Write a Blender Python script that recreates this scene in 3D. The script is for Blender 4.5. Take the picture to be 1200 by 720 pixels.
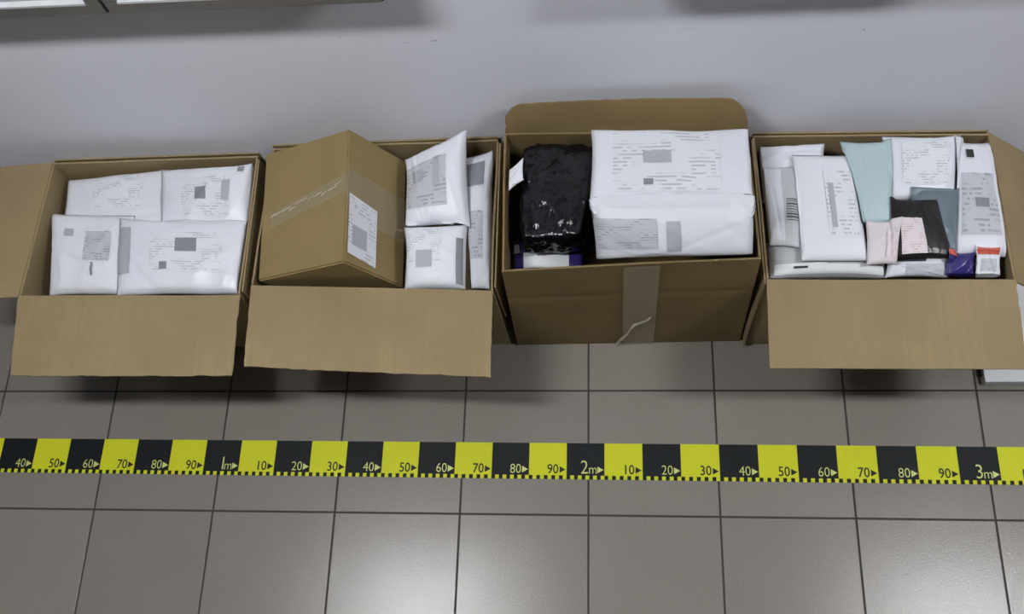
import bpy, bmesh, math, random
from mathutils import Vector, Matrix, noise
from mathutils.bvhtree import BVHTree

# ------------------------------------------------------------------ reset
for o in list(bpy.data.objects):
    bpy.data.objects.remove(o, do_unlink=True)
scene = bpy.context.scene
COL = scene.collection

# ------------------------------------------------------------------ camera
FPX = 1159.2243                                   # focal length in pixels of a 1200 x 720 frame
CAM = Vector((0.13116, -0.81102, 2.59658))
ROT = (Matrix.Rotation(0.271415, 3, 'Z') @ Matrix.Rotation(0.395881, 3, 'X') @ Matrix.Rotation(-0.261092, 3, 'Z'))
cd = bpy.data.cameras.new('camera')
cd.sensor_width = 36.0
cd.lens = FPX / 1200.0 * 36.0
cd.clip_start = 0.05
cam = bpy.data.objects.new('camera', cd)
COL.objects.link(cam)
cam.matrix_world = Matrix.Translation(CAM) @ ROT.to_4x4()
scene.camera = cam

# ------------------------------------------------------------------ world, exposure
w = bpy.data.worlds.new('world')
scene.world = w
w.use_nodes = True
w.node_tree.nodes['Background'].inputs[0].default_value = (0.5, 0.55, 0.62, 1)
w.node_tree.nodes['Background'].inputs[1].default_value = 0.05
vs = scene.view_settings
vs.view_transform = 'Standard'
vs.look = 'None'
vs.exposure = 0.0
vs.gamma = 1.0
vs.use_curve_mapping = False

LAMP_POWER = 112.0
LAMP_COL = (0.95, 0.975, 1.0)
LAMPS = [(-0.88, -0.38), (1.85, -0.38)]
CEIL = 2.86
WALL_Y = 0.56
X0, X1, Y0 = -5.2, 5.6, -4.6


def px(x, y, z):
    """photo pixel -> point at height z"""
    d = ROT @ Vector(((x - 600) / FPX, -(y - 360) / FPX, -1.0))
    return CAM + d * ((z - CAM.z) / d.z)


# ------------------------------------------------------------------ materials
def lin(c):
    return tuple(((v / 255.0) / 12.92 if v / 255.0 <= 0.04045 else ((v / 255.0 + 0.055) / 1.055) ** 2.4) for v in c)


class NT:
    def __init__(self, name):
        self.m = bpy.data.materials.new(name)
        self.m.use_nodes = True
        self.t = self.m.node_tree
        self.b = self.t.nodes['Principled BSDF']

    def n(self, kind, **kw):
        nd = self.t.nodes.new(kind)
        for k, v in kw.items():
            setattr(nd, k, v)
        return nd

    def l(self, a, b):
        self.t.links.new(a, b)

    def math(self, op, a, b=None, c=None):
        nd = self.n('ShaderNodeMath', operation=op)
        for i, v in enumerate((a, b, c)):
            if v is None:
                continue
            if isinstance(v, (int, float)):
                nd.inputs[i].default_value = v
            else:
                self.l(v, nd.inputs[i])
        return nd.outputs[0]

    def mix(self, fac, a, b, mode='MIX'):
        nd = self.n('ShaderNodeMix', data_type='RGBA', blend_type=mode)
        for s, v in ((nd.inputs[0], fac), (nd.inputs[6], a), (nd.inputs[7], b)):
            if isinstance(v, (int, float)):
                s.default_value = v
            elif isinstance(v, tuple):
                s.default_value = (*v[:3], 1)
            else:
                self.l(v, s)
        return nd.outputs[2]

    def noise(self, vec, scale, detail=4, rough=0.55):
        nd = self.n('ShaderNodeTexNoise')
        nd.inputs['Scale'].default_value = scale
        nd.inputs['Detail'].default_value = detail
        nd.inputs['Roughness'].default_value = rough
        if vec is not None:
            self.l(vec, nd.inputs['Vector'])
        return nd.outputs[0]

    def ramp(self, fac, stops):
        nd = self.n('ShaderNodeValToRGB')
        el = nd.color_ramp.elements
        while len(el) < len(stops):
            el.new(0.5)
        for e, (p, c) in zip(el, stops):
            e.position = p
            e.color = (*c, 1) if not isinstance(c, (int, float)) else (c, c, c, 1)
        self.l(fac, nd.inputs[0])
        return nd.outputs[0]

    def bump(self, h, strength, dist=0.002):
        nd = self.n('ShaderNodeBump')
        nd.inputs['Strength'].default_value = strength
        nd.inputs['Distance'].default_value = dist
        self.l(h, nd.inputs['Height'])
        self.l(nd.outputs[0], self.b.inputs['Normal'])

    def coord(self, scale=(1, 1, 1), kind='Object', rot=(0, 0, 0)):
        tc = self.n('ShaderNodeTexCoord')
        mp = self.n('ShaderNodeMapping')
        mp.inputs['Scale'].default_value = scale
        mp.inputs['Rotation'].default_value = rot
        self.l(tc.outputs[kind], mp.inputs[0])
        return mp.outputs[0]

    def set(self, **kw):
        for k, v in kw.items():
            s = self.b.inputs[k]
            s.default_value = (*v, 1) if isinstance(v, tuple) and len(v) == 3 else v


def plain(name, col, rough=0.6, **kw):
    k = NT(name)
    k.set(**{'Base Color': col, 'Roughness': rough})
    k.set(**kw)
    return k.m


def cardboard(name, col, flute=(1, 0, 0), lines=0.25, dark=0.82):
    k = NT(name)
    v = k.coord()
    n1 = k.noise(v, 5, 5)
    n2 = k.noise(v, 140, 3)
    c = k.mix(k.ramp(n1, [(0.3, 0.0), (0.7, 1.0)]), tuple(x * dark for x in col), tuple(min(1, x * 1.07) for x in col))
    c = k.mix(k.ramp(n2, [(0.35, 0.0), (0.65, 0.35)]), c, tuple(x * 0.86 for x in col))
    # corrugation ghosting: stretched noise stripes along the flutes
    sv = k.coord(scale=(90 if flute[0] else 3, 90 if flute[1] else 3, 90 if flute[2] else 3))
    n3 = k.noise(sv, 1.0, 2)
    c = k.mix(k.ramp(n3, [(0.42, 0.0), (0.62, lines)]), c, tuple(x * 0.78 for x in col))
    k.l(c, k.b.inputs['Base Color'])
    k.set(Roughness=0.78)
    k.b.inputs['Specular IOR Level'].default_value = 0.25
    k.bump(n3, 0.25, 0.0015)
    return k.m


def polymailer(name, col, rough=0.38, spec=0.5, bump=0.5, scale=16):
    k = NT(name)
    v = k.coord(kind='Object')
    n1 = k.noise(v, scale, 5, 0.6)
    n2 = k.noise(v, 3.5, 2)
    c = k.mix(k.ramp(n2, [(0.3, 0.0), (0.75, 1.0)]), tuple(x * 0.93 for x in col), col)
    k.l(c, k.b.inputs['Base Color'])
    k.set(Roughness=rough)
    k.b.inputs['Specular IOR Level'].default_value = spec
    k.bump(n1, bump, 0.006)
    return k.m


def label_print(name, base, ink, rows=16, cols=22, amount=0.5, lo=0.35):
    """paper with rows of short grey dashes, like unreadable small print"""
    k = NT(name)
    tc = k.n('ShaderNodeTexCoord')
    sep = k.n('ShaderNodeSeparateXYZ')
    k.l(tc.outputs['UV'], sep.inputs[0])
    vr = k.math('MULTIPLY', sep.outputs[1], float(rows))
    ur = k.math('MULTIPLY', sep.outputs[0], float(cols))
    inrow = k.math('LESS_THAN', k.math('FRACT', vr), 0.45)
    cell = k.n('ShaderNodeCombineXYZ')
    k.l(k.math('FLOOR', ur), cell.inputs[0])
    k.l(k.math('FLOOR', vr), cell.inputs[1])
    wn = k.n('ShaderNodeTexWhiteNoise', noise_dimensions='2D')
    k.l(cell.outputs[0], wn.inputs['Vector'])
    word = k.math('GREATER_THAN', wn.outputs[0], lo)
    big = k.noise(k.coord(scale=(2.2, 2.8, 1), kind='UV'), 1.0, 1)
    blk = k.ramp(big, [(0.44, 0.0), (0.54, amount)])
    f = k.math('MULTIPLY', k.math('MULTIPLY', inrow, word), blk)
    k.l(k.mix(f, base, ink), k.b.inputs['Base Color'])
    k.set(Roughness=0.55)
    return k.m


def barcode(name, base, ink, s=26):
    k = NT(name)
    v = k.coord(scale=(1, s, 1), kind='UV')
    n = k.noise(k.coord(scale=(0.01, s, 1), kind='UV'), 1.0, 0)
    f = k.ramp(n, [(0.47, 0.0), (0.5, 1.0)])
    k.l(k.mix(f, base, ink), k.b.inputs['Base Color'])
    k.set(Roughness=0.5)
    return k.m


def wall_mat():
    k = NT('wall_paint')
    v = k.coord()
    n1 = k.noise(v, 1.3, 3)
    n2 = k.noise(v, 60, 4)
    c = k.mix(k.ramp(n1, [(0.35, 0.0), (0.65, 1.0)]), (0.80, 0.805, 0.875), (0.84, 0.845, 0.91))
    # a few small scuffs
    sep = k.n('ShaderNodeSeparateXYZ')
    k.l(v, sep.inputs[0])
    for (sx, sz, rx, rz, a) in ((-0.265, 0.793, .008, .0035, .35), (-0.33, 0.79, .010, .003, .15), (-0.475, 0.82, .005, .005, .15),
                                (0.672, 0.775, .0025, .004, .4), (-1.07, 0.72, .009, .003, .12), (-0.87, 0.725, .010, .003, .1),
                                (0.30, 0.80, .012, .004, .1)):
        dx = k.math('DIVIDE', k.math('SUBTRACT', sep.outputs[0], sx), rx)
        dz = k.math('DIVIDE', k.math('SUBTRACT', sep.outputs[2], sz), rz)
        d = k.math('ADD', k.math('MULTIPLY', dx, dx), k.math('MULTIPLY', dz, dz))
        f = k.math('MULTIPLY', k.math('LESS_THAN', d, 1.0), a)
        c = k.mix(f, c, (0.2, 0.22, 0.27))
    k.l(c, k.b.inputs['Base Color'])
    k.set(Roughness=0.55)
    k.b.inputs['Specular IOR Level'].default_value = 0.3
    k.bump(n2, 0.15, 0.002)
    return k.m


def tile_mat():
    k = NT('floor_tile_ceramic')
    v = k.coord()
    oi = k.n('ShaderNodeObjectInfo')
    n1 = k.noise(v, 260, 2)
    n2 = k.noise(v, 4, 3)
    a, b = (0.212, 0.190, 0.163), (0.248, 0.222, 0.192)
    c = k.mix(n2, a, b)
    c = k.mix(k.ramp(n1, [(0.4, 0.0), (0.62, 0.5)]), c, (0.29, 0.262, 0.23))
    br = k.math('ADD', 0.95, k.math('MULTIPLY', oi.outputs['Random'], 0.1))
    c = k.mix(1.0, c, k.n('ShaderNodeCombineColor').outputs[0], 'MULTIPLY') if False else c
    hs = k.n('ShaderNodeHueSaturation')
    k.l(br, hs.inputs['Value'])
    k.l(c, hs.inputs['Color'])
    k.l(hs.outputs[0], k.b.inputs['Base Color'])
    k.l(k.ramp(n1, [(0.3, 0.17), (0.7, 0.25)]), k.b.inputs['Roughness'])
    k.b.inputs['Specular IOR Level'].default_value = 0.36
    k.bump(n1, 0.45, 0.0008)
    return k.m


def tape_mat():
    """black and yellow printed scale: 10 cm blocks and a 1 cm tick row, from object coordinates"""
    k = NT('scale_tape_print')
    tc = k.n('ShaderNodeTexCoord')
    sep = k.n('ShaderNodeSeparateXYZ')
    k.l(tc.outputs['Object'], sep.inputs[0])
    x, y = sep.outputs[0], sep.outputs[1]
    blk = k.math('MODULO', k.math('FLOOR', k.math('MULTIPLY', x, 10.0)), 2.0)      # odd = black block start
    tick = k.math('MODULO', k.math('FLOOR', k.math('MULTIPLY', x, 100.0)), 2.0)    # odd cm = yellow
    low = k.math('LESS_THAN', y, 0.0102)
    f = k.math('ADD', k.math('MULTIPLY', low, tick), k.math('MULTIPLY', k.math('SUBTRACT', 1.0, low), k.math('SUBTRACT', 1.0, blk)))
    nz = k.noise(tc.outputs['Object'], 30, 2)
    yel = k.mix(nz, (0.62, 0.645, 0.018), (0.67, 0.69, 0.022))
    k.l(k.mix(f, (0.008, 0.010, 0.012), yel), k.b.inputs['Base Color'])
    k.set(Roughness=0.55)
    k.b.inputs['Specular IOR Level'].default_value = 0.2
    return k.m


def film(name, tint, alpha, rough=0.12, bump=0.6):
    """clear packing tape"""
    k = NT(name)
    v = k.coord(scale=(1, 1, 1))
    n = k.noise(v, 45, 3)
    k.set(**{'Base Color': tint, 'Roughness': rough, 'Alpha': alpha})
    k.bump(n, bump, 0.003)
    return k.m


M = {}
M['card'] = cardboard('cardboard_kraft', (0.325, 0.242, 0.130), (1, 0, 0))
M['card_y'] = cardboard('cardboard_kraft_sides', (0.325, 0.242, 0.130), (0, 1, 0), 0.15)
M['card_dark'] = cardboard('cardboard_kraft_brown', (0.222, 0.158, 0.070), (1, 0, 0), 0.12)
M['card_carton'] = cardboard('cardboard_carton', (0.300, 0.219, 0.098), (0, 1, 0), 0.1)
M['white'] = polymailer('poly_white', (0.79, 0.80, 0.865))
M['white2'] = polymailer('poly_white_matt', (0.76, 0.77, 0.825), 0.5, 0.4, 0.35, 22)
M['white3'] = polymailer('poly_white_crisp', (0.80, 0.81, 0.865), 0.45, 0.4, 0.25, 10)
M['grey'] = polymailer('poly_grey', (0.50, 0.51, 0.53), 0.4, 0.5, 0.4)
M['green'] = polymailer('poly_pale_green', (0.47, 0.60, 0.62), 0.45)
M['slate'] = polymailer('poly_slate', (0.15, 0.19, 0.23), 0.4)
M['pink'] = polymailer('poly_pinkish', (0.74, 0.68, 0.70), 0.45)
M['navy'] = polymailer('navy_plastic', (0.035, 0.025, 0.16), 0.3)
M['black'] = polymailer('black_stretch_film', (0.004, 0.004, 0.006), 0.10, 0.5, 1.0, 22)
M['black_m'] = polymailer('black_pouch_plastic', (0.012, 0.010, 0.011), 0.3, 0.5, 0.5, 20)
M['label'] = label_print('label_paper', (0.74, 0.75, 0.80), (0.25, 0.26, 0.28))
M['label_g'] = label_print('label_paper_grey', (0.52, 0.53, 0.56), (0.20, 0.20, 0.22), 12, 14, 0.6)
M['label_p'] = label_print('label_paper_pink', (0.74, 0.66, 0.68), (0.45, 0.2, 0.22))
M['stamp'] = plain('printed_grey_block', (0.24, 0.25, 0.27), 0.6)
M['stamp_l'] = plain('printed_light_grey_block', (0.42, 0.43, 0.46), 0.6)
M['ink'] = plain('printed_black_ink', (0.03, 0.03, 0.035), 0.6)
M['red'] = plain('red_print', (0.55, 0.09, 0.06), 0.5)
M['paper'] = plain('white_paper', (0.76, 0.77, 0.80), 0.6)
M['barcode'] = barcode('barcode_print', (0.55, 0.56, 0.58), (0.06, 0.06, 0.07))
M['wall'] = wall_mat()
M['ceil'] = plain('ceiling_paint', (0.62, 0.62, 0.62), 0.8)
M['wall_far'] = plain('wall_paint_far', (0.42, 0.42, 0.44), 0.8)
M['tile'] = tile_mat()
M['grout'] = plain('grout_dark', (0.055, 0.050, 0.046), 0.9)
M['tape'] = tape_mat()
M['yel'] = plain('tape_yellow_print', (0.62, 0.65, 0.20), 0.45)
M['blk'] = plain('tape_black_print', (0.010, 0.009, 0.008), 0.7)
M['film'] = film('clear_packing_tape', (0.55, 0.47, 0.34), 0.28)
M['film_w'] = film('wrinkled_tape_creases', (0.75, 0.70, 0.60), 0.55, 0.2, 0.9)
M['alu'] = plain('aluminium_frame_grey', (0.22, 0.21, 0.20), 0.45, Metallic=0.5)
M['alu_l'] = plain('aluminium_bead', (0.7, 0.71, 0.73), 0.4, Metallic=0.3)
M['panel'] = plain('case_back_panel', (0.72, 0.74, 0.77), 0.5)
M['gasket'] = plain('rubber_gasket_black', (0.015, 0.013, 0.012), 0.7)  # black standing in for the shade inside the slit between cases
M['lamp_frame'] = plain('lamp_frame_white', (0.8, 0.8, 0.8), 0.5)
g = NT('case_glass')
g.set(**{'Base Color': (0.9, 0.95, 0.97), 'Roughness': 0.03, 'Alpha': 0.12})
M['glass'] = g.m
e = NT('lamp_diffuser')
e.set(**{'Base Color': (0.9, 0.9, 0.9), 'Emission Color': LAMP_COL, 'Emission Strength': LAMP_POWER})
M['lamp'] = e.m


# ------------------------------------------------------------------ object helpers
def link(o, parent=None):
    COL.objects.link(o)
    if parent is not None:
        o.parent = parent
        o.matrix_parent_inverse = parent.matrix_world.inverted()
    return o


def mesh(name, verts, faces, mat, parent=None, smooth=False, uvs=None):
    me = bpy.data.meshes.new(name)
    me.from_pydata([tuple(v) for v in verts], [], faces)
    if uvs:
        uvl = me.uv_layers.new()
        for lp in me.loops:
            uvl.data[lp.index].uv = uvs[lp.vertex_index]
    bm = bmesh.new()
    bm.from_mesh(me)
    bmesh.ops.recalc_face_normals(bm, faces=bm.faces)
    bm.to_mesh(me)
    bm.free()
    me.materials.append(mat)
    if smooth:
        for p in me.polygons:
            p.use_smooth = True
    o = bpy.data.objects.new(name, me)
    return link(o, parent)


def box(name, lo, hi, mat, parent=None, bevel=0.0):
    bm = bmesh.new()
    bmesh.ops.create_cube(bm, size=1)
    for v in bm.verts:
        v.co = Vector([(lo[i] + hi[i]) / 2 + v.co[i] * (hi[i] - lo[i]) for i in range(3)])
    if bevel:
        bmesh.ops.bevel(bm, geom=list(bm.edges), offset=bevel, segments=2, affect='EDGES', profile=0.6)
    me = bpy.data.meshes.new(name)
    bm.to_mesh(me)
    bm.free()
    me.materials.append(mat)
    return link(bpy.data.objects.new(name, me), parent)


def empty(name, loc):
    o = bpy.data.objects.new(name, None)
    o.location = loc
    o.empty_display_size = 0.05
    COL.objects.link(o)
    o.matrix_world = Matrix.Translation(loc)
    return o


def tag(o, label, cat, group=None):
    o['label'] = label
    o['category'] = cat
    if group:
        o['group'] = group
    return o


def struct(o, label=None):
    o['kind'] = 'structure'
    if label:
        o['label'] = label
        o['category'] = o.name.split('_')[0].split('.')[0]
    return o


# ------------------------------------------------------------------ room
TS, TX, TY = 0.33803, 0.05750, -0.35235          # tile pitch and one grid crossing
floor = struct(box('floor', (X0, Y0, -0.08), (X1, WALL_Y + 0.06, -0.0025), M['grout']), 'dark grout bed of the beige-grey tiled floor')
tile_me = None
gap = 0.0027
for j in range(-5, 3):
    for i in range(-8, 8):
        x0, y0 = TX + i * TS, TY + j * TS
        y1 = min(y0 + TS, WALL_Y)
        if y1 - y0 < 0.05:
            continue
        if y0 + TS > WALL_Y:                       # cut row against the wall
            t = box('floor_tile', (x0 + gap, y0 + gap, -0.02), (x0 + TS - gap, y1 - 0.002, 0.0), M['tile'], None, 0.0005)
        elif tile_me is None:
            t = box('floor_tile', (-TS / 2 + gap, -TS / 2 + gap, -0.02), (TS / 2 - gap, TS / 2 - gap, 0.0), M['tile'], None, 0.0005)
            tile_me = t.data
            t.location = (x0 + TS / 2, y0 + TS / 2, 0)
        else:
            t = bpy.data.objects.new('floor_tile', tile_me)
            COL.objects.link(t)
            t.location = (x0 + TS / 2, y0 + TS / 2, 0)
        t.parent = floor

struct(box('wall_back', (X0, WALL_Y, -0.08), (X1, WALL_Y + 0.1, CEIL + 0.1), M['wall']), 'pale blue-grey painted wall behind the cardboard boxes')
struct(box('wall_left', (X0 - 0.1, Y0, -0.08), (X0, WALL_Y + 0.1, CEIL + 0.1), M['wall_far']), 'plain painted side wall of the room')
struct(box('wall_right', (X1, Y0, -0.08), (X1 + 0.1, WALL_Y + 0.1, CEIL + 0.1), M['wall_far']), 'plain painted end wall of the room')
struct(box('wall_front', (X0 - 0.1, Y0 - 0.1, -0.08), (X1 + 0.1, Y0, CEIL + 0.1), M['wall_far']), 'plain painted wall behind the photographer')
struct(box('ceiling', (X0, Y0, CEIL), (X1, WALL_Y, CEIL + 0.1), M['ceil']), 'white ceiling carrying long narrow lamps')

for i, (lx, ly) in enumerate(LAMPS):
    r = empty('ceiling_lamp', (lx, ly, CEIL))
    a, b = 0.36, 0.07
    box('lamp_body', (lx - a - .02, ly - b - .02, CEIL - 0.045), (lx + a + .02, ly + b + .02, CEIL), M['lamp_frame'], r, 0.004)
    box('diffuser', (lx - a, ly - b, CEIL - 0.062), (lx + a, ly + b, CEIL - 0.0455), M['lamp'], r, 0.004)
    tag(r, ('long narrow ceiling lamp above the box with the tilted carton', 'long narrow ceiling lamp above the end of the room by the white carton')[i], 'ceiling lamp', 'ceiling lamps in a row')

# ------------------------------------------------------------------ wall cases
def wall_case(x0, x1, z0, z1, label):
    yb, yf = WALL_Y, WALL_Y - 0.108
    b = 0.030
    r = empty('display_case', ((x0 + x1) / 2, WALL_Y, z0))
    box('case_body', (x0, yf + 0.030, z0), (x1, yb, z1), M['alu'], r)
    box('frame_rail', (x0, yf, z0), (x1, yf + 0.03, z0 + b), M['alu'], r, 0.002)
    box('frame_rail', (x0, yf, z1 - b), (x1, yf + 0.03, z1), M['alu'], r, 0.002)
    box('frame_stile', (x0, yf, z0 + b), (x0 + b, yf + 0.03, z1 - b), M['alu'], r, 0.002)
    box('frame_stile', (x1 - b, yf, z0 + b), (x1, yf + 0.03, z1 - b), M['alu'], r, 0.002)
    box('glazing_bead', (x0 + b, yf - 0.002, z0 + b), (x1 - b, yf + 0.012, z0 + b + 0.006), M['alu_l'], r)
    box('glazing_bead', (x0 + b, yf - 0.002, z1 - b - 0.006), (x1 - b, yf + 0.012, z1 - b), M['alu_l'], r)
    box('back_panel', (x0 + b, yf + 0.024, z0 + b), (x1 - b, yf + 0.0298, z1 - b), M['panel'], r)
    box('glass_pane', (x0 + b, yf + 0.010, z0 + b + 0.006), (x1 - b, yf + 0.014, z1 - b - 0.006), M['glass'], r)
    box('gasket', (x1 + 0.0002, yf + 0.002, z0 + 0.002), (x1 + 0.0035, yb - 0.01, z1 - 0.002), M['gasket'], r)  # black strip painting the shade of the open gap beside the case
    tag(r, label, 'display case', 'wall-mounted display cases')


wall_case(-1.78, -0.879, 1.060, 1.76, 'grey aluminium-framed white wall case left of the dark slit between cases')
wall_case(-0.872, -0.315, 1.060, 1.76, 'grey aluminium-framed white wall case right of the dark slit between cases')
wall_case(0.16, 0.84, 1.060, 1.76, 'grey aluminium-framed wall case hanging above the white-parcel boxes, its shadow on the wall')


# ------------------------------------------------------------------ scale tape on the floor
TA, TYT, TW = -0.00427, -0.16115, 0.0972
tape_root = bpy.data.objects.new('scale_tape', None)
COL.objects.link(tape_root)
tape_root.matrix_world = Matrix.Translation((-1.9 * math.cos(TA) + TW * math.sin(TA), TYT - 1.9 * math.sin(TA) - TW * math.cos(TA), 0.0)) @ Matrix.Rotation(TA, 4, 'Z')
TM = tape_root.matrix_world


def tape_child(o):
    o.parent = tape_root
    o.matrix_parent_inverse = Matrix.Identity(4)
    return o


T_LEN = 3.6
st = box('strip', (0.0, 0.0, 0.0003), (T_LEN, TW, 0.0022), M['tape'])
tape_child(st)
ZT = 0.0026


def text_mesh(body, size, bold, narrow=0.86):
    cu = bpy.data.curves.new('t', 'FONT')
    cu.body = body
    cu.size = size
    cu.resolution_u = 3
    cu.offset = size * bold
    o = bpy.data.objects.new('t', cu)
    COL.objects.link(o)
    dg = bpy.context.evaluated_depsgraph_get()
    dg.update()
    me = bpy.data.meshes.new_from_object(o.evaluated_get(dg))
    bpy.data.objects.remove(o, do_unlink=True)
    xs = [v.co.x for v in me.vertices]
    ys = [v.co.y for v in me.vertices]
    x0, y0 = min(xs), min(ys)
    for v in me.vertices:
        v.co.x = (v.co.x - x0) * narrow
        v.co.y -= 0
    return me


TEXT = {}


def get_text(body, size, bold=-0.006):
    k = (body, size, bold)
    if k not in TEXT:
        TEXT[k] = text_mesh(body, size, bold)
    return TEXT[k]


def put(me, name, mat, x, y, right=False):
    me = me.copy()
    me.materials.clear()
    me.materials.append(mat)
    o = bpy.data.objects.new(name, me)
    COL.objects.link(o)
    wd = max(v.co.x for v in me.vertices)
    tape_child(o)
    o.location = (x - (wd if right else 0), y, ZT)
    return wd


for n in range(1, 36):
    xe = n * 0.1
    black_cell = (n % 2 == 0)
    mat = M['yel'] if black_cell else M['blk']
    bw = -0.006 if black_cell else 0.010
    me = bpy.data.meshes.new('arrow_mark')
    me.from_pydata([(xe - 0.0185, 0.0165, ZT), (xe - 0.0025, 0.0255, ZT), (xe - 0.0185, 0.0345, ZT)], [], [(0, 1, 2)])
    me.materials.append(mat)
    o = bpy.data.objects.new('arrow_mark', me)
    COL.objects.link(o)
    tape_child(o)
    if n % 10 == 0:
        wd = put(get_text('m', 0.036, bw), 'letter', mat, xe - 0.0205, 0.0150, True)
        put(get_text(str(n // 10), 0.052, bw), 'numeral', mat, xe - 0.0235 - wd, 0.0150, True)
    else:
        put(get_text(str((n % 10) * 10), 0.036, bw), 'numeral', mat, xe - 0.0215, 0.0150, True)
tag(tape_root, 'yellow and black scale tape with centimetre numbers lying on the tiles', 'scale tape')


# ------------------------------------------------------------------ cardboard helpers
def panel(name, A, B, Cc, D, th, mat, parent, seed=0, nu=14, nv=6, warp=0.0015, ragged=(0, 0, 0, 0), curl=0.0, dent=None, rnd_c=None):
    """corrugated sheet from a corner quad A-B-C-D (A-B first edge), thickness th towards the back of its normal.
    ragged: edge roughness on AB, BC, CD, DA; dent: (v position, depth) of a crease line across"""
    A, B, Cc, D = Vector(A), Vector(B), Vector(Cc), Vector(D)
    n = (B - A).cross(D - A).normalized()
    rnd = random.Random(seed)
    off = Vector((rnd.uniform(-9, 9), rnd.uniform(-9, 9), seed * 1.3))
    top, bot, uv = [], [], []
    ul = (B - A).normalized()
    vl = (D - A).normalized()
    for j in range(nv + 1):
        for i in range(nu + 1):
            u, v = i / nu, j / nv
            if rnd_c:
                k_ = rnd_c[0]
                e_ = max(0.0, 1 - u / k_, 1 - (1 - u) / k_)
                v *= 1 - rnd_c[1] * e_ ** 2.5 - rnd_c[2] * (1 - math.cos((u - .62) * 2.2))
            p = (A * (1 - u) + B * u) * (1 - v) + (D * (1 - u) + Cc * u) * v
            h = noise.noise(p * 4.0 + off) * warp * 2 * min(1, 4 * v) + curl * v * v
            if dent:
                for (dv, dd) in dent:
                    h -= dd * math.exp(-((v - dv) / 0.02) ** 2)
            e = Vector((0, 0, 0))
            if j == 0:
                e -= vl * ragged[0] * noise.noise(p * 40 + off)
            if j == nv:
                e += vl * ragged[2] * (noise.noise(p * 45 + off) + 0.5 * noise.noise(p * 110 + off))
            if i == nu:
                e += ul * ragged[1] * (noise.noise(p * 45 + off) + 0.5 * noise.noise(p * 110 + off))
            if i == 0:
                e -= ul * ragged[3] * (noise.noise(p * 45 + off) + 0.5 * noise.noise(p * 110 + off))
            top.append(p + n * h + e)
            bot.append(p + n * (h - th) + e)
            uv.append((u, v))
    N = len(top)
    V = top + bot
    F = []
    w_ = nu + 1
    for j in range(nv):
        for i in range(nu):
            a = j * w_ + i
            F.append((a, a + 1, a + w_ + 1, a + w_))
            F.append((N + a + w_, N + a + w_ + 1, N + a + 1, N + a))
    ring = [i for i in range(nu + 1)] + [j * w_ + nu for j in range(1, nv + 1)] + [nv * w_ + i for i in range(nu - 1, -1, -1)] + [j * w_ for j in range(nv - 1, 0, -1)]
    for k in range(len(ring)):
        a, b = ring[k], ring[(k + 1) % len(ring)]
        F.append((a, N + a, N + b, b))
    return mesh(name, V, F, mat, parent, False, uv + uv)


TH = 0.005


def carton_open(name, rim, base, h, label, mats, flaps, seed):
    """open box. rim/base: FL, FR, BR, BL outer corners (x, y)"""
    cx = sum(p[0] for p in base) / 4
    cy = sum(p[1] for p in base) / 4
    r = empty(name, (cx, cy, 0))
    mf, ms = mats
    T = [Vector((*p, h)) for p in rim]
    Bq = [Vector((*p, 0.002)) for p in base]
    zoff = Vector((0, 0, 0.004))
    # base sheet, inside the walls
    k = 0.008
    q = [(base[0][0] + k, base[0][1] + k), (base[1][0] - k, base[1][1] + k), (base[2][0] - k, base[2][1] - k), (base[3][0] + k, base[3][1] - k)]
    panel('base_panel', *[Vector((*p, 0.0065)) for p in q], TH, mf, r, seed, 4, 4, 0.0)
    # walls: outer face given, normals outward
    panel('front_wall', Bq[0], Bq[1], T[1], T[0], TH, mf, r, seed + 1, 30, 24, 0.0015, (0, 0, 0.0006, 0), dent=flaps.get('dent'))
    panel('back_wall', Bq[2], Bq[3], T[3], T[2], TH, mf, r, seed + 2, 12, 8, 0.0015)
    e = Vector((0, TH + 0.0012, 0))
    panel('side_wall', Bq[3] - e, Bq[0] + e, T[0] + e, T[3] - e, TH, ms, r, seed + 3, 12, 8, 0.002)
    panel('side_wall', Bq[1] + e, Bq[2] - e, T[2] - e, T[1] + e, TH, ms, r, seed + 4, 12, 8, 0.002)
    for f in flaps.get('list', []):
        quad, m, rag, curl, nm = f
        panel('flap', *quad, TH * 0.85, m, r, seed + 11 + len(nm), 40, 12, 0.003, rag, curl, rnd_c=(0.07, 0.35, 0.10) if nm == 'standing' else None)
    tag(r, label, 'box', 'open cardboard boxes by the wall')
    return r


def z3(p, z):
    return Vector((p[0], p[1], z))


H = 0.40
# --- box A (white mailers, left flap lying open)
rimA = [(-1.383, 0.113), (-0.797, 0.110), (-0.802, 0.512), (-1.374, 0.506)]
baseA = [(-1.383, 0.118), (-0.800, 0.118), (-0.800, 0.515), (-1.383, 0.515)]
# each flap: hinge edge first, then the free edge
flA = [
    ([z3(rimA[1], H + .002), z3(rimA[0], H + .002), px(12, 440, H - .004), px(272, 441, H - .004)], M['card'], (0, .003, .0025, .003), 0.0, 'front'),
    ([z3(rimA[0], H + .003), z3(rimA[3], H + .003), Vector((-1.575, 0.502, H - .010)), Vector((-1.580, 0.112, H - .012))], M['card_y'], (0, .001, .002, .001), 0.0, 'left'),
    ([Vector((rimA[2][0], .5185, H)), Vector((rimA[3][0], .513, H)), Vector((-1.37, .530, .215)), Vector((-.81, .530, .215))], M['card'], (0, 0, .002, 0), 0.0, 'back'),
    ([Vector((-.7965, .50, H)), Vector((-.7915, .122, H)), Vector((-.786, .125, .20)), Vector((-.790, .495, .20))], M['card_y'], (0, 0, .002, 0), 0.0, 'right'),
]
carton_open('cardboard_box', rimA, baseA, H, 'open cardboard box packed with flat white mailers, end flap spread out sideways', (M['card'], M['card_y']), {'list': flA}, 10)

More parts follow.
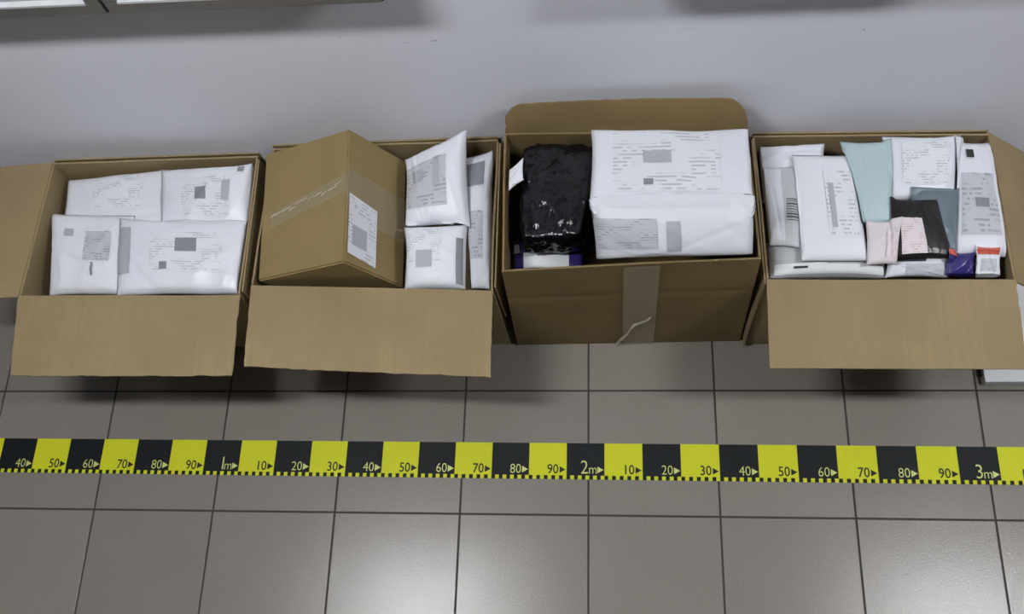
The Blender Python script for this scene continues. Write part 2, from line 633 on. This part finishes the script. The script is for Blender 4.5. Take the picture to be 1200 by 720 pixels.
# --- box B (with the tilted carton)
rimB = [(-0.772, 0.135), (-0.163, 0.112), (-0.166, 0.542), (-0.768, 0.534)]
baseB = [(-0.772, 0.125), (-0.160, 0.122), (-0.160, 0.540), (-0.772, 0.540)]
flB = [
    ([z3(rimB[1], H + .002), z3(rimB[0], H + .002), px(286, 430, H - .006), px(575, 443, H - .004)], M['card'], (0, .0025, .003, .003), 0.0, 'front'),
    ([Vector((rimB[2][0], .5475, H)), Vector((rimB[3][0], .540, H)), Vector((-.76, .552, .215)), Vector((-.17, .553, .215))], M['card'], (0, 0, .002, 0), 0.0, 'back'),
    ([Vector((-.1575, .53, H)), Vector((-.1555, .125, H)), Vector((-.1505, .128, .20)), Vector((-.1525, .525, .20))], M['card_y'], (0, 0, .002, 0), 0.0, 'right'),
]
carton_open('cardboard_box', rimB, baseB, H, 'open cardboard box holding a tilted closed carton beside white mailers', (M['card'], M['card_y']), {'list': flB}, 30)

# --- box C (tall brown one)
HC = 0.50
rimC = [(-0.131, 0.121), (0.464, 0.146), (0.456, 0.486), (-0.136, 0.499)]
baseC = [(-0.140, 0.119), (0.470, 0.127), (0.462, 0.497), (-0.140, 0.503)]
flC = [
    ([z3((-0.134, .4985), HC - .003), z3((.455, .4855), HC - .003), px(873, 119, .585), px(592, 124, .585)], M['card_dark'], (0, .002, .002, .003), -0.012, 'standing'),
]
boxC = carton_open('cardboard_box', rimC, baseC, HC, 'tall brown cardboard box with taped front and its rear flap standing up', (M['card_dark'], M['card_dark']), {'list': flC, 'dent': [(0.655, 0.0018), (0.31, 0.0006)]}, 50)

# --- box D
rimD = [(0.489, 0.133), (1.052, 0.124), (1.048, 0.521), (0.481, 0.531)]
baseD = [(0.486, 0.118), (1.052, 0.118), (1.052, 0.525), (0.486, 0.528)]
flD = [
    ([z3(rimD[1], H + .002), z3(rimD[0], H + .002), px(902, 432, H - .004), px(1204, 433, H - .004)], M['card'], (0, .0012, .0006, .003), 0.0, 'front'),
    ([z3(rimD[2], H + .002), z3(rimD[1], H + .002), Vector((1.205, .122, .275)), Vector((1.205, .519, .275))], M['card_y'], (0, .001, .002, .001), 0.0, 'right'),
    ([Vector((rimD[2][0], .5265, H)), Vector((rimD[3][0], .537, H)), Vector((.49, .549, .215)), Vector((1.04, .549, .215))], M['card'], (0, 0, .002, 0), 0.0, 'back'),
    ([Vector((.4845, .128, H - .004)), Vector((.4765, .52, H)), Vector((.476, .515, .03)), Vector((.4765, .106, .02))], M['card_y'], (0, 0, .002, 0.002), 0.0, 'left'),
]
carton_open('cardboard_box', rimD, baseD, H, 'open cardboard box with mixed white, green, black and navy packets', (M['card'], M['card_y']), {'list': flD}, 70)


# ------------------------------------------------------------------ soft parcels
class Pillow:
    """padded mailer over a corner quad TL, TR, BR, BL; up = towards its upper face"""

    def __init__(s, corners, thick, seed, crumple=0.0055, seam=0.02, pinch=0.004, below=0.6, p=0.26, N=48, clip=None, under=()):
        s.c = [Vector(q) for q in corners]
        TL, TR, BR, BL = s.c
        n = (TR - TL).cross(TL - BL) + (TR - BR).cross(BR - BL) * -1
        n = (TR - BL).cross(TL - BR)
        if n.z < 0:
            n = -n
        s.n = n.normalized()
        s.clip, s.under = clip, under
        s.t, s.seed, s.cr, s.seam, s.pinch, s.below, s.p, s.N = thick, seed, crumple, seam, pinch, below, p, N
        rnd = random.Random(seed)
        s.off = Vector((rnd.uniform(-50, 50), rnd.uniform(-50, 50), rnd.uniform(-50, 50)))
        s.du = ((TR - TL).length + (BR - BL).length) / 2
        s.dv = ((BL - TL).length + (BR - TR).length) / 2
        s.lines = [(rnd.uniform(0, math.pi), rnd.uniform(-.5, .5), rnd.uniform(-1, 1), rnd.uniform(.02, .05)) for _ in range(9)]

    def base(s, u, v):
        TL, TR, BR, BL = s.c
        return (TL * (1 - u) + TR * u) * (1 - v) + (BL * (1 - u) + BR * u) * v

    def prof(s, u, v):
        k = s.seam
        a = min(1, max(0, (u - k) / (1 - 2 * k)))
        b = min(1, max(0, (v - k) / (1 - 2 * k)))
        return (max(0, 4 * a * (1 - a)) ** s.p) * (max(0, 4 * b * (1 - b)) ** s.p)

    def shape(s, u, v, side):
        cu, cv = u - .5, v - .5
        # edges pulled in between the corners
        pu = s.pinch / s.du * (1 - (2 * cv) ** 2) * (2 * cu) ** 3
        pv = s.pinch / s.dv * (1 - (2 * cu) ** 2) * (2 * cv) ** 3
        q0 = Vector((u * s.du, v * s.dv, 0)) * 11 + s.off
        pu += 0.004 / s.du * noise.noise(q0) * (2 * cu) ** 4 * (1 if cu > 0 else -1)
        pv += 0.004 / s.dv * noise.noise(q0 + Vector((5, 5, 5))) * (2 * cv) ** 4 * (1 if cv > 0 else -1)
        p = s.base(u - pu, v - pv)
        f = s.prof(u, v)
        q = Vector((u * s.du, v * s.dv, 0)) + s.off
        w1 = noise.noise(q * 9) * 1.0
        w2 = (1 - abs(noise.noise(q * 13 + Vector((7, 3, side * 5)))) * 3.0) * max(0.0, min(1.0, 0.5 + 1.6 * noise.noise(q * 5)))
        wr = 0
        for (an, d, am, wd) in s.lines:
            dd = cu * math.cos(an) + cv * math.sin(an) - d
            wr += am * math.exp(-(dd / wd) ** 2) * (0.5 + noise.noise(q * 7 + Vector((an * 9, 0, 0))))
        h = s.cr * (0.9 * w1 + 0.75 * w2 + 0.7 * wr) * (0.35 + 0.65 * f)
        if side > 0:
            p = p + s.n * (s.t * (1 - s.below) * f + h)
        else:
            p = p + s.n * (-s.t * s.below * f + h * (1 if f < .02 else .6))
        if s.clip:                                       # pressed against the walls of its box
            x0, x1, y0, y1 = s.clip
            p.x = min(max(p.x, x0), x1)
            p.y = min(max(p.y, y0), y1)
        for t in s.under:                                # draped over the parcels below
            for ox, oy in ((0, 0), (.007, 0), (-.007, 0), (0, .007), (0, -.007)):
                hit = t.ray_cast(Vector((p.x + ox, p.y + oy, 1.5)), Vector((0, 0, -1)))[0]
                if hit is not None:
                    p.z = max(p.z, hit.z + (0.0045 if side > 0 else 0.002))
        return p

    def build(s, name, mat, parent=None):
        N = s.N
        V, F, UV = [], [], []
        w_ = N + 1
        for j in range(w_):
            for i in range(w_):
                V.append(s.shape(i / N, j / N, 1))
                UV.append((i / N, j / N))
        bi = {}
        for j in range(w_):
            for i in range(w_):
                if 0 < i < N and 0 < j < N:
                    bi[(i, j)] = len(V)
                    V.append(s.shape(i / N, j / N, -1))
                    UV.append((i / N, j / N))
                else:
                    bi[(i, j)] = j * w_ + i
        for j in range(N):
            for i in range(N):
                a = j * w_ + i
                F.append((a, a + w_, a + w_ + 1, a + 1))
                F.append((bi[(i, j)], bi[(i + 1, j)], bi[(i + 1, j + 1)], bi[(i, j + 1)]))
        s.o = mesh(name, V, F, mat, parent, True, UV)
        return s.o

    def patch(s, name, u0, v0, u1, v1, mat, lift=0.002, skew=0.0, parent=None, n=16):
        """thin sheet lying on the upper face"""
        V, UV, F = [], [], []
        for j in range(n + 1):
            for i in range(n + 1):
                a, b = i / n, j / n
                u = u0 + (u1 - u0) * a + skew * b
                v = v0 + (v1 - v0) * b
                V.append(s.shape(u, v, 1) + s.n * lift)
                UV.append((a, b))
        for j in range(n):
            for i in range(n):
                a = j * (n + 1) + i
                F.append((a, a + n + 1, a + n + 2, a + 1))
        o = mesh(name, V, F, mat, parent or s.o, True, UV)
        return o


def mailer(name, quad, thick, seed, mat, label, group, cat='mailer', patches=(), **kw):
    spot = kw.pop('spot', None) or group
    p = Pillow([px(*c) for c in quad], thick, seed, clip=CLIP.get(spot), under=tuple(BELOW.setdefault(spot, [])), **kw)
    # origin: an Empty is not needed, the bag is one mesh with label children
    o = p.build(name, M[mat])
    BELOW[spot].append(BVHTree.FromPolygons([v.co for v in o.data.vertices], [q.vertices[:] for q in o.data.polygons]))
    tag(o, label, cat, group)
    for pt in patches:
        nm, u0, v0, u1, v1, m = pt[:6]
        p.patch(nm, u0, v0, u1, v1, M[m], lift=(0.0034 if nm in ('printed_mark', 'barcode') else 0.0020), skew=pt[7] if len(pt) > 7 else 0)
    return p


GA = 'white mailers in the box with the spread end flap'
GB = 'white mailers beside the tilted carton'
GC = 'parcels in the tall box'
GD = 'packets in the box with mixed packets'
# inside faces of each box: x0, x1, y0, y1
CLIP = {GA: (-1.3715, -0.8115, 0.1245, 0.4965), GB: (-0.755, -0.1745, 0.128, 0.525), GC: (-0.119, 0.4465, 0.1465, 0.474), GD: (0.4985, 1.0395, 0.1445, 0.5145),
        'navy': (-0.119, 0.4, 0.136, 0.474), 'scrap': (-0.1215, -0.06, 0.15, 0.47)}
BELOW = {}
mailer('poly_mailer', [(80, 212, .345), (210, 196, .352), (212, 278, .340), (70, 276, .330)], .075, 1, 'white2',
       'white plastic mailer in the rear corner beside the spread end flap', GA,
       patches=[('shipping_label', .30, .10, .72, .62, 'label'), ('printed_mark', .88, .15, .97, .95, 'stamp_l')])
mailer('poly_mailer', [(190, 199, .366), (299, 191, .412), (296, 274, .368), (188, 274, .362)], .085, 2, 'white',
       'white plastic mailer with one corner poking up at the rear wall', GA, pinch=.006,
       patches=[('shipping_label', .30, .22, .80, .80, 'label'), ('printed_mark', .44, .38, .56, .56, 'stamp'), ('printed_mark', .72, .28, .80, .58, 'stamp_l'),
                ('printed_mark', .86, .07, .92, .15, 'stamp')])
mailer('poly_mailer', [(60, 251, .358), (158, 254, .368), (145, 346, .365), (58, 347, .348)], .07, 3, 'white3',
       'narrow white mailer in the front corner by the spread end flap', GA,
       patches=[('printed_mark', .24, .22, .35, .32, 'stamp_l'), ('shipping_label', .50, .25, .82, .62, 'label_g'), ('printed_mark', .60, .64, .63, .80, 'stamp')])
mailer('poly_mailer', [(140, 257, .388), (296, 260, .388), (291, 346, .380), (136, 347, .380)], .08, 4, 'white',
       'large white mailer lying along the front fold next to the gap', GA,
       patches=[('shipping_label', .28, .22, .82, .74, 'label'), ('printed_mark', .47, .30, .63, .48, 'stamp'), ('printed_mark', .36, .62, .42, .72, 'stamp'), ('printed_mark', .02, .15, .12, .75, 'stamp_l')])

GB = 'white mailers beside the tilted carton'
mailer('poly_mailer', [(544, 186, .385), (577, 176, .415), (576, 341, .378), (552, 338, .372)], .05, 7, 'white2',
       'narrow white mailer standing along the side wall next to the peaked one', GB, pinch=.004,
       patches=[('shipping_label', .05, .45, .75, .80, 'label_g'), ('printed_mark', .1, .08, .8, .26, 'stamp')])
mailer('poly_mailer', [(474, 266, .405), (548, 264, .405), (546, 340, .385), (474, 341, .385)], .08, 6, 'white3',
       'white mailer in front, between the tilted carton and the front flap', GB,
       patches=[('shipping_label', .05, .10, .62, .62, 'label'), ('printed_mark', .22, .44, .48, .70, 'stamp_l'), ('printed_mark', .86, .25, .97, .95, 'stamp')])
mailer('poly_mailer', [(474, 187, .415), (547, 149, .475), (552, 268, .405), (474, 268, .395)], .08, 5, 'white',
       'white mailer with its corner peaked above the rear edge, beside the tilted carton', GB, pinch=.008,
       patches=[('shipping_label', .05, .22, .72, .78, 'label_g'), ('printed_mark', .18, .30, .36, .46, 'stamp_l'), ('printed_mark', .52, .24, .62, .55, 'stamp_l')])


# --- tilted carton in box B
def tilted_carton():
    # cross-section corners (x, z) : ridge, right, bottom, left ; extruded along y
    f = {'ridge': Vector((-0.505, 0.145, 0.517)), 'right': Vector((-0.400, 0.157, 0.330)), 'left': Vector((-0.759, 0.152, 0.396))}
    f['bottom'] = f['left'] + f['right'] - f['ridge']
    k = {n: p + Vector((-0.010, 0.345, 0.036)) for n, p in f.items()}
    r = empty('closed_carton', (-0.60, 0.32, 0.24))
    names = ['ridge', 'right', 'bottom', 'left']
    V, F = [], []
    bm = bmesh.new()
    vs_ = [bm.verts.new(d[n]) for d in (f, k) for n in names]
    for q in ((0, 1, 2, 3), (7, 6, 5, 4), (0, 4, 5, 1), (1, 5, 6, 2), (2, 6, 7, 3), (3, 7, 4, 0)):
        bm.faces.new([vs_[i] for i in q])
    bmesh.ops.recalc_face_normals(bm, faces=bm.faces)
    bmesh.ops.bevel(bm, geom=list(bm.edges), offset=0.004, segments=2, affect='EDGES')
    me = bpy.data.meshes.new('carton_body')
    bm.to_mesh(me)
    bm.free()
    me.materials.append(M['card_carton'])
    link(bpy.data.objects.new('carton_body', me), r)

    def onface(a, b, s, t, lift):
        # a,b: edge names; s across from a to b, t along y (0 front, 1 rear)
        n = ((f[b] - f[a]).cross(k[a] - f[a])).normalized()
        if n.z < 0:
            n = -n
        p0 = f[a] * (1 - s) + f[b] * s
        p1 = k[a] * (1 - s) + k[b] * s
        return p0 * (1 - t) + p1 * t + n * lift

    def strip(name, a, b, pts, mat, lift, wav=0.0, n=14, m=4, seed=0):
        # pts: (s0,t0a,t0b) -> (s1,t1a,t1b)
        (s0, ta0, tb0), (s1, ta1, tb1) = pts
        V, F, UV = [], [], []
        for j in range(m + 1):
            for i in range(n + 1):
                u, v = i / n, j / m
                s_ = s0 + (s1 - s0) * u
                t_ = (ta0 * (1 - v) + tb0 * v) * (1 - u) + (ta1 * (1 - v) + tb1 * v) * u
                V.append(onface(a, b, s_, t_, lift + wav * abs(noise.noise(Vector((u * 9, v * 6, seed))))))
                UV.append((u, v))
        for j in range(m):
            for i in range(n):
                q = j * (n + 1) + i
                F.append((q, q + 1, q + n + 2, q + n + 1))
        return mesh(name, V, F, mat, r, True, UV)

    # clear tape over the ridge: down the right face and across the left face
    tp = strip('packing_tape', 'ridge', 'right', ((0.0, 0.36, 0.70), (1.0, 0.34, 0.68)), M['film'], 0.0012, 0.0012, seed=1)
    strip('packing_tape', 'left', 'ridge', ((0.12, 0.38, 0.50), (1.0, 0.52, 0.66)), M['film'], 0.0012, 0.0008, seed=2)
    rnd = random.Random(5)
    for i in range(11):                                  # wrinkles in the tape
        s0 = 0.12 + 0.075 * i
        t0 = 0.455 + 0.15 * (s0 - .12) + rnd.uniform(-.015, .015)
        strip('tape_wrinkle', 'left', 'ridge', ((s0, t0, t0 + .012), (s0 + rnd.uniform(.05, .1), t0 + .022, t0 + .030)), M['film_w'], 0.0030, 0.004, 10, 3, i)
    strip('shipping_label', 'ridge', 'right', ((0.04, 0.08, 0.52), (0.50, 0.05, 0.48)), M['label'], 0.0018)
    strip('printed_mark', 'ridge', 'right', ((0.10, 0.15, 0.30), (0.34, 0.14, 0.29)), M['stamp_l'], 0.0023)
    tag(r, 'closed brown cardboard carton tilted on edge, clear tape and white label', 'carton')


tilted_carton()


# ------------------------------------------------------------------ lumps (wrapped boxy parcels)
def lump(name, corners, depth, seed, mat, amp=0.004, rnd_=0.25, n=16, freq=14):
    """boxy wrapped parcel: corner quad of its top TL, TR, BR, BL, thickness straight down"""
    TL, TR, BR, BL = [Vector(c) for c in corners]
    off = Vector((seed * 3.1, seed * 1.7, seed * .7))
    bm = bmesh.new()
    bmesh.ops.create_cube(bm, size=2)
    bmesh.ops.subdivide_edges(bm, edges=list(bm.edges), cuts=n, use_grid_fill=True)
    for v in bm.verts:
        c = v.co.copy()
        r = 5.5
        k = (abs(c.x) ** r + abs(c.y) ** r + abs(c.z) ** r) ** (1 / r)
        c = c.lerp(c / k, rnd_ * 2 if rnd_ < .5 else 1)
        u, vv, ww = (c.x + 1) / 2, (1 - c.y) / 2, (c.z + 1) / 2
        p = (TL * (1 - u) + TR * u) * (1 - vv) + (BL * (1 - u) + BR * u) * vv
        p = p + Vector((0, 0, -depth * (1 - ww)))
        nn = Vector((c.x ** 5, c.y ** 5, c.z ** 5))
        if nn.length > 0:
            nn.normalize()
        q = p * freq + off
        d = noise.noise(q) + 0.6 * (1 - abs(noise.noise(q * 2.1)) * 3)
        v.co = p + nn * amp * d
    me = bpy.data.meshes.new(name)
    bm.to_mesh(me)
    bm.free()
    me.materials.append(M[mat])
    for p in me.polygons:
        p.use_smooth = True
    return link(bpy.data.objects.new(name, me))


# --- box C contents
GC = 'parcels in the tall box'
o = lump('wrapped_parcel', [px(610, 168, .475), px(699, 165, .490), px(683, 277, .485), px(610, 281, .470)], .10, 3, 'black', .006, .3, 26, 26)
tag(o, 'boxy parcel wrapped in shiny black stretch film', 'parcel')
mailer('poly_mailer', [(692, 153, .545), (880, 152, .545), (886, 243, .575), (690, 243, .575)], .16, 12, 'white',
       'big puffy white mailer at the rear beside the black parcel', GC, seam=.012, below=.9, p=.16, pinch=.006, crumple=.003,
       patches=[('shipping_label', .14, .08, .80, .86, 'label'), ('printed_mark', .33, .34, .50, .50, 'stamp_l'), ('printed_mark', .33, .70, .39, .78, 'stamp')])
mailer('poly_mailer', [(690, 236, .570), (886, 234, .570), (882, 298, .495), (699, 303, .490)], .09, 13, 'white2',
       'big white mailer sloping down to the taped front of the tall box', GC, seam=.012, below=.45, p=.2, pinch=.004,
       patches=[('shipping_label', .02, .25, .40, .80, 'label_g'), ('printed_mark', .46, .30, .54, .85, 'stamp_l')])
mailer('packet', [(598, 282, .345), (686, 282, .345), (684, 319, .345), (600, 319, .345)], .05, 14, 'navy',
       'navy packet with a white paper label in front of the black parcel', None, spot='navy', cat='packet', crumple=.003,
       patches=[('paper_label', .17, .50, .80, .98, 'paper'), ('printed_mark', .03, .22, .12, .5, 'paper')])
mailer('paper_scrap', [(595, 200, .488), (613, 184, .500), (613, 212, .500), (594, 226, .488)], .012, 15, 'white3',
       'small crumpled white wrapping scrap squeezed beside the black parcel', None, spot='scrap', cat='wrapper', crumple=.004, N=18)

# packing tape on the front of box C
def front_tape():
    def onfront(x, z, lift):
        f = (z - .002) / (HC - .002)
        yb = baseC[0][1] + (baseC[1][1] - baseC[0][1]) * (x - baseC[0][0]) / (baseC[1][0] - baseC[0][0])
        yt = rimC[0][1] + (rimC[1][1] - rimC[0][1]) * (x - rimC[0][0]) / (rimC[1][0] - rimC[0][0])
        return Vector((x, yb * (1 - f) + yt * f - lift, z))
    a, b = 0.152, 0.236
    panel('packing_tape', onfront(a, .004, .0045), onfront(b, .004, .0045), onfront(b, HC - .004, .0045), onfront(a, HC - .004, .0045),
          0.0008, M['film'], boxC, 91, 8, 30, 0.0006)
    # loose wrinkle running diagonally over the tape
    path = [(0.135, 0.012), (0.15, 0.05), (0.165, 0.09), (0.172, 0.125), (0.185, 0.155), (0.215, 0.18), (0.222, 0.20)]
    V, F = [], []
    for k, (x, z) in enumerate(path):
        wd = 0.004 + 0.003 * math.sin(k * 1.9)
        V += [onfront(x - wd, z, .006), onfront(x, z, .011), onfront(x + wd, z + .003, .006)]
    n = len(path)
    for k in range(n - 1):
        q = k * 3
        F += [(q, q + 1, q + 4, q + 3), (q + 1, q + 2, q + 5, q + 4), (q, q + 3, q + 5, q + 2)]
    F += [(0, 2, 1), (3 * n - 3, 3 * n - 2, 3 * n - 1)]
    mesh('tape_wrinkle', V, F, M['film_w'], boxC, True)


front_tape()

# --- box D contents
GD = 'packets in the box with mixed packets'
mailer('poly_mailer', [(898, 284, .368), (1040, 284, .368), (1040, 326, .372), (901, 326, .372)], .07, 20, 'grey',
       'grey plastic mailer with a small dark print, along the front fold', GD, cat='mailer', pinch=.004,
       patches=[('white_band', .04, .72, .96, .97, 'paper'), ('printed_mark', .20, .80, .32, .86, 'ink', .0016), ('printed_mark', .48, .45, .85, .75, 'stamp_l', .0016)])
mailer('packet', [(1040, 300, .395), (1112, 300, .395), (1110, 327, .382), (1036, 327, .382)], .04, 30, 'white2',
       'white packet wedged at the front fold under the black pouch', GD, cat='packet', pinch=.003,
       patches=[('printed_mark', .1, .05, .6, .3, 'ink'), ('shipping_label', .3, .4, .9, .9, 'label_g')])
mailer('poly_mailer', [(884, 172, .385), (966, 169, .395), (966, 232, .385), (890, 240, .375)], .06, 21, 'white',
       'crumpled white mailer in the rear corner next to the tall box', GD, cat='mailer')
mailer('poly_mailer', [(888, 196, .408), (946, 194, .415), (938, 292, .405), (902, 288, .395)], .05, 22, 'white2',
       'small crumpled white mailer with a grey barcode panel', GD, cat='mailer', crumple=.005, pinch=.004,
       patches=[('grey_panel', .46, .06, .98, .96, 'grey', .0010, .06), ('barcode', .55, .44, .92, .72, 'barcode', .0016)])
mailer('poly_mailer', [(928, 182, .425), (1000, 182, .425), (1019, 306, .412), (938, 307, .412)], .045, 23, 'white3',
       'large smooth white mailer lying over the grey mailer', GD, cat='mailer', crumple=.002, pinch=.002,
       patches=[('shipping_label', .45, .18, .92, .80, 'label'), ('printed_mark', .50, .30, .58, .72, 'stamp_l')])
mailer('poly_mailer', [(1034, 161, .425), (1126, 158, .425), (1120, 236, .405), (1040, 236, .405)], .06, 24, 'white',
       'white mailer against the rear wall beside the pale green one', GD, cat='mailer',
       patches=[('shipping_label', .2, .15, .85, .80, 'label')])
mailer('poly_mailer', [(984, 166, .428), (1044, 165, .432), (1048, 266, .412), (1008, 266, .408)], .045, 25, 'green',
       'pale green plastic mailer leaning in the rear of the box', GD, cat='mailer')
mailer('poly_mailer', [(1116, 164, .415), (1162, 168, .405), (1187, 302, .392), (1116, 300, .402)], .06, 26, 'white2',
       'long white mailer along the drooping end flap', GD, cat='mailer',
       patches=[('shipping_label', .1, .32, .8, .85, 'label_g'), ('printed_mark', .25, .10, .42, .18, 'ink'), ('printed_mark', .36, .54, .62, .62, 'stamp')])
mailer('pouch', [(1066, 222, .420), (1122, 222, .420), (1122, 296, .412), (1070, 296, .412)], .035, 27, 'slate',
       'slate blue-grey plastic pouch under the black one', GD, cat='pouch')
mailer('pouch', [(1042, 232, .432), (1096, 236, .432), (1118, 302, .424), (1044, 304, .422)], .035, 28, 'black_m',
       'black pouch with a pale pinkish label in the middle of the box', GD, cat='pouch',
       patches=[('shipping_label', .16, .36, .58, .95, 'label_p')])
mailer('packet', [(1014, 258, .430), (1056, 258, .428), (1050, 310, .418), (1016, 310, .418)], .03, 29, 'pink',
       'pinkish white packet beside the black pouch', GD, cat='packet', patches=[('printed_mark', .6, .25, .95, .9, 'label_p')])
mailer('packet', [(1108, 296, .412), (1143, 296, .410), (1142, 327, .392), (1106, 327, .392)], .03, 31, 'navy',
       'small navy blue packet at the front fold', GD, cat='packet', pinch=.002, patches=[('red_corner', .0, .0, .3, .22, 'red')])
mailer('packet', [(1140, 290, .405), (1172, 291, .402), (1172, 327, .388), (1140, 327, .390)], .03, 32, 'white3',
       'small white packet with a red stripe beside the navy one', GD, cat='packet', pinch=.002, patches=[('red_stripe', .05, .06, .9, .26, 'red'), ('shipping_label', .2, .4, .8, .8, 'label_g')])

# --- white carton on the floor beyond box D
r = empty('white_carton', (1.2, 0.18, 0))
box('carton_body', (1.086, -0.001, 0.001), (1.46, 0.36, 0.032), M['paper'], r, 0.003)
box('tape_strip', (1.0825, 0.02, 0.003), (1.0862, 0.34, 0.026), M['blk'], r)  # dark strip along the left edge of the carton
tag(r, 'thin flat white carton with a dark edge lying on the tiles under the drooping flap', 'carton')
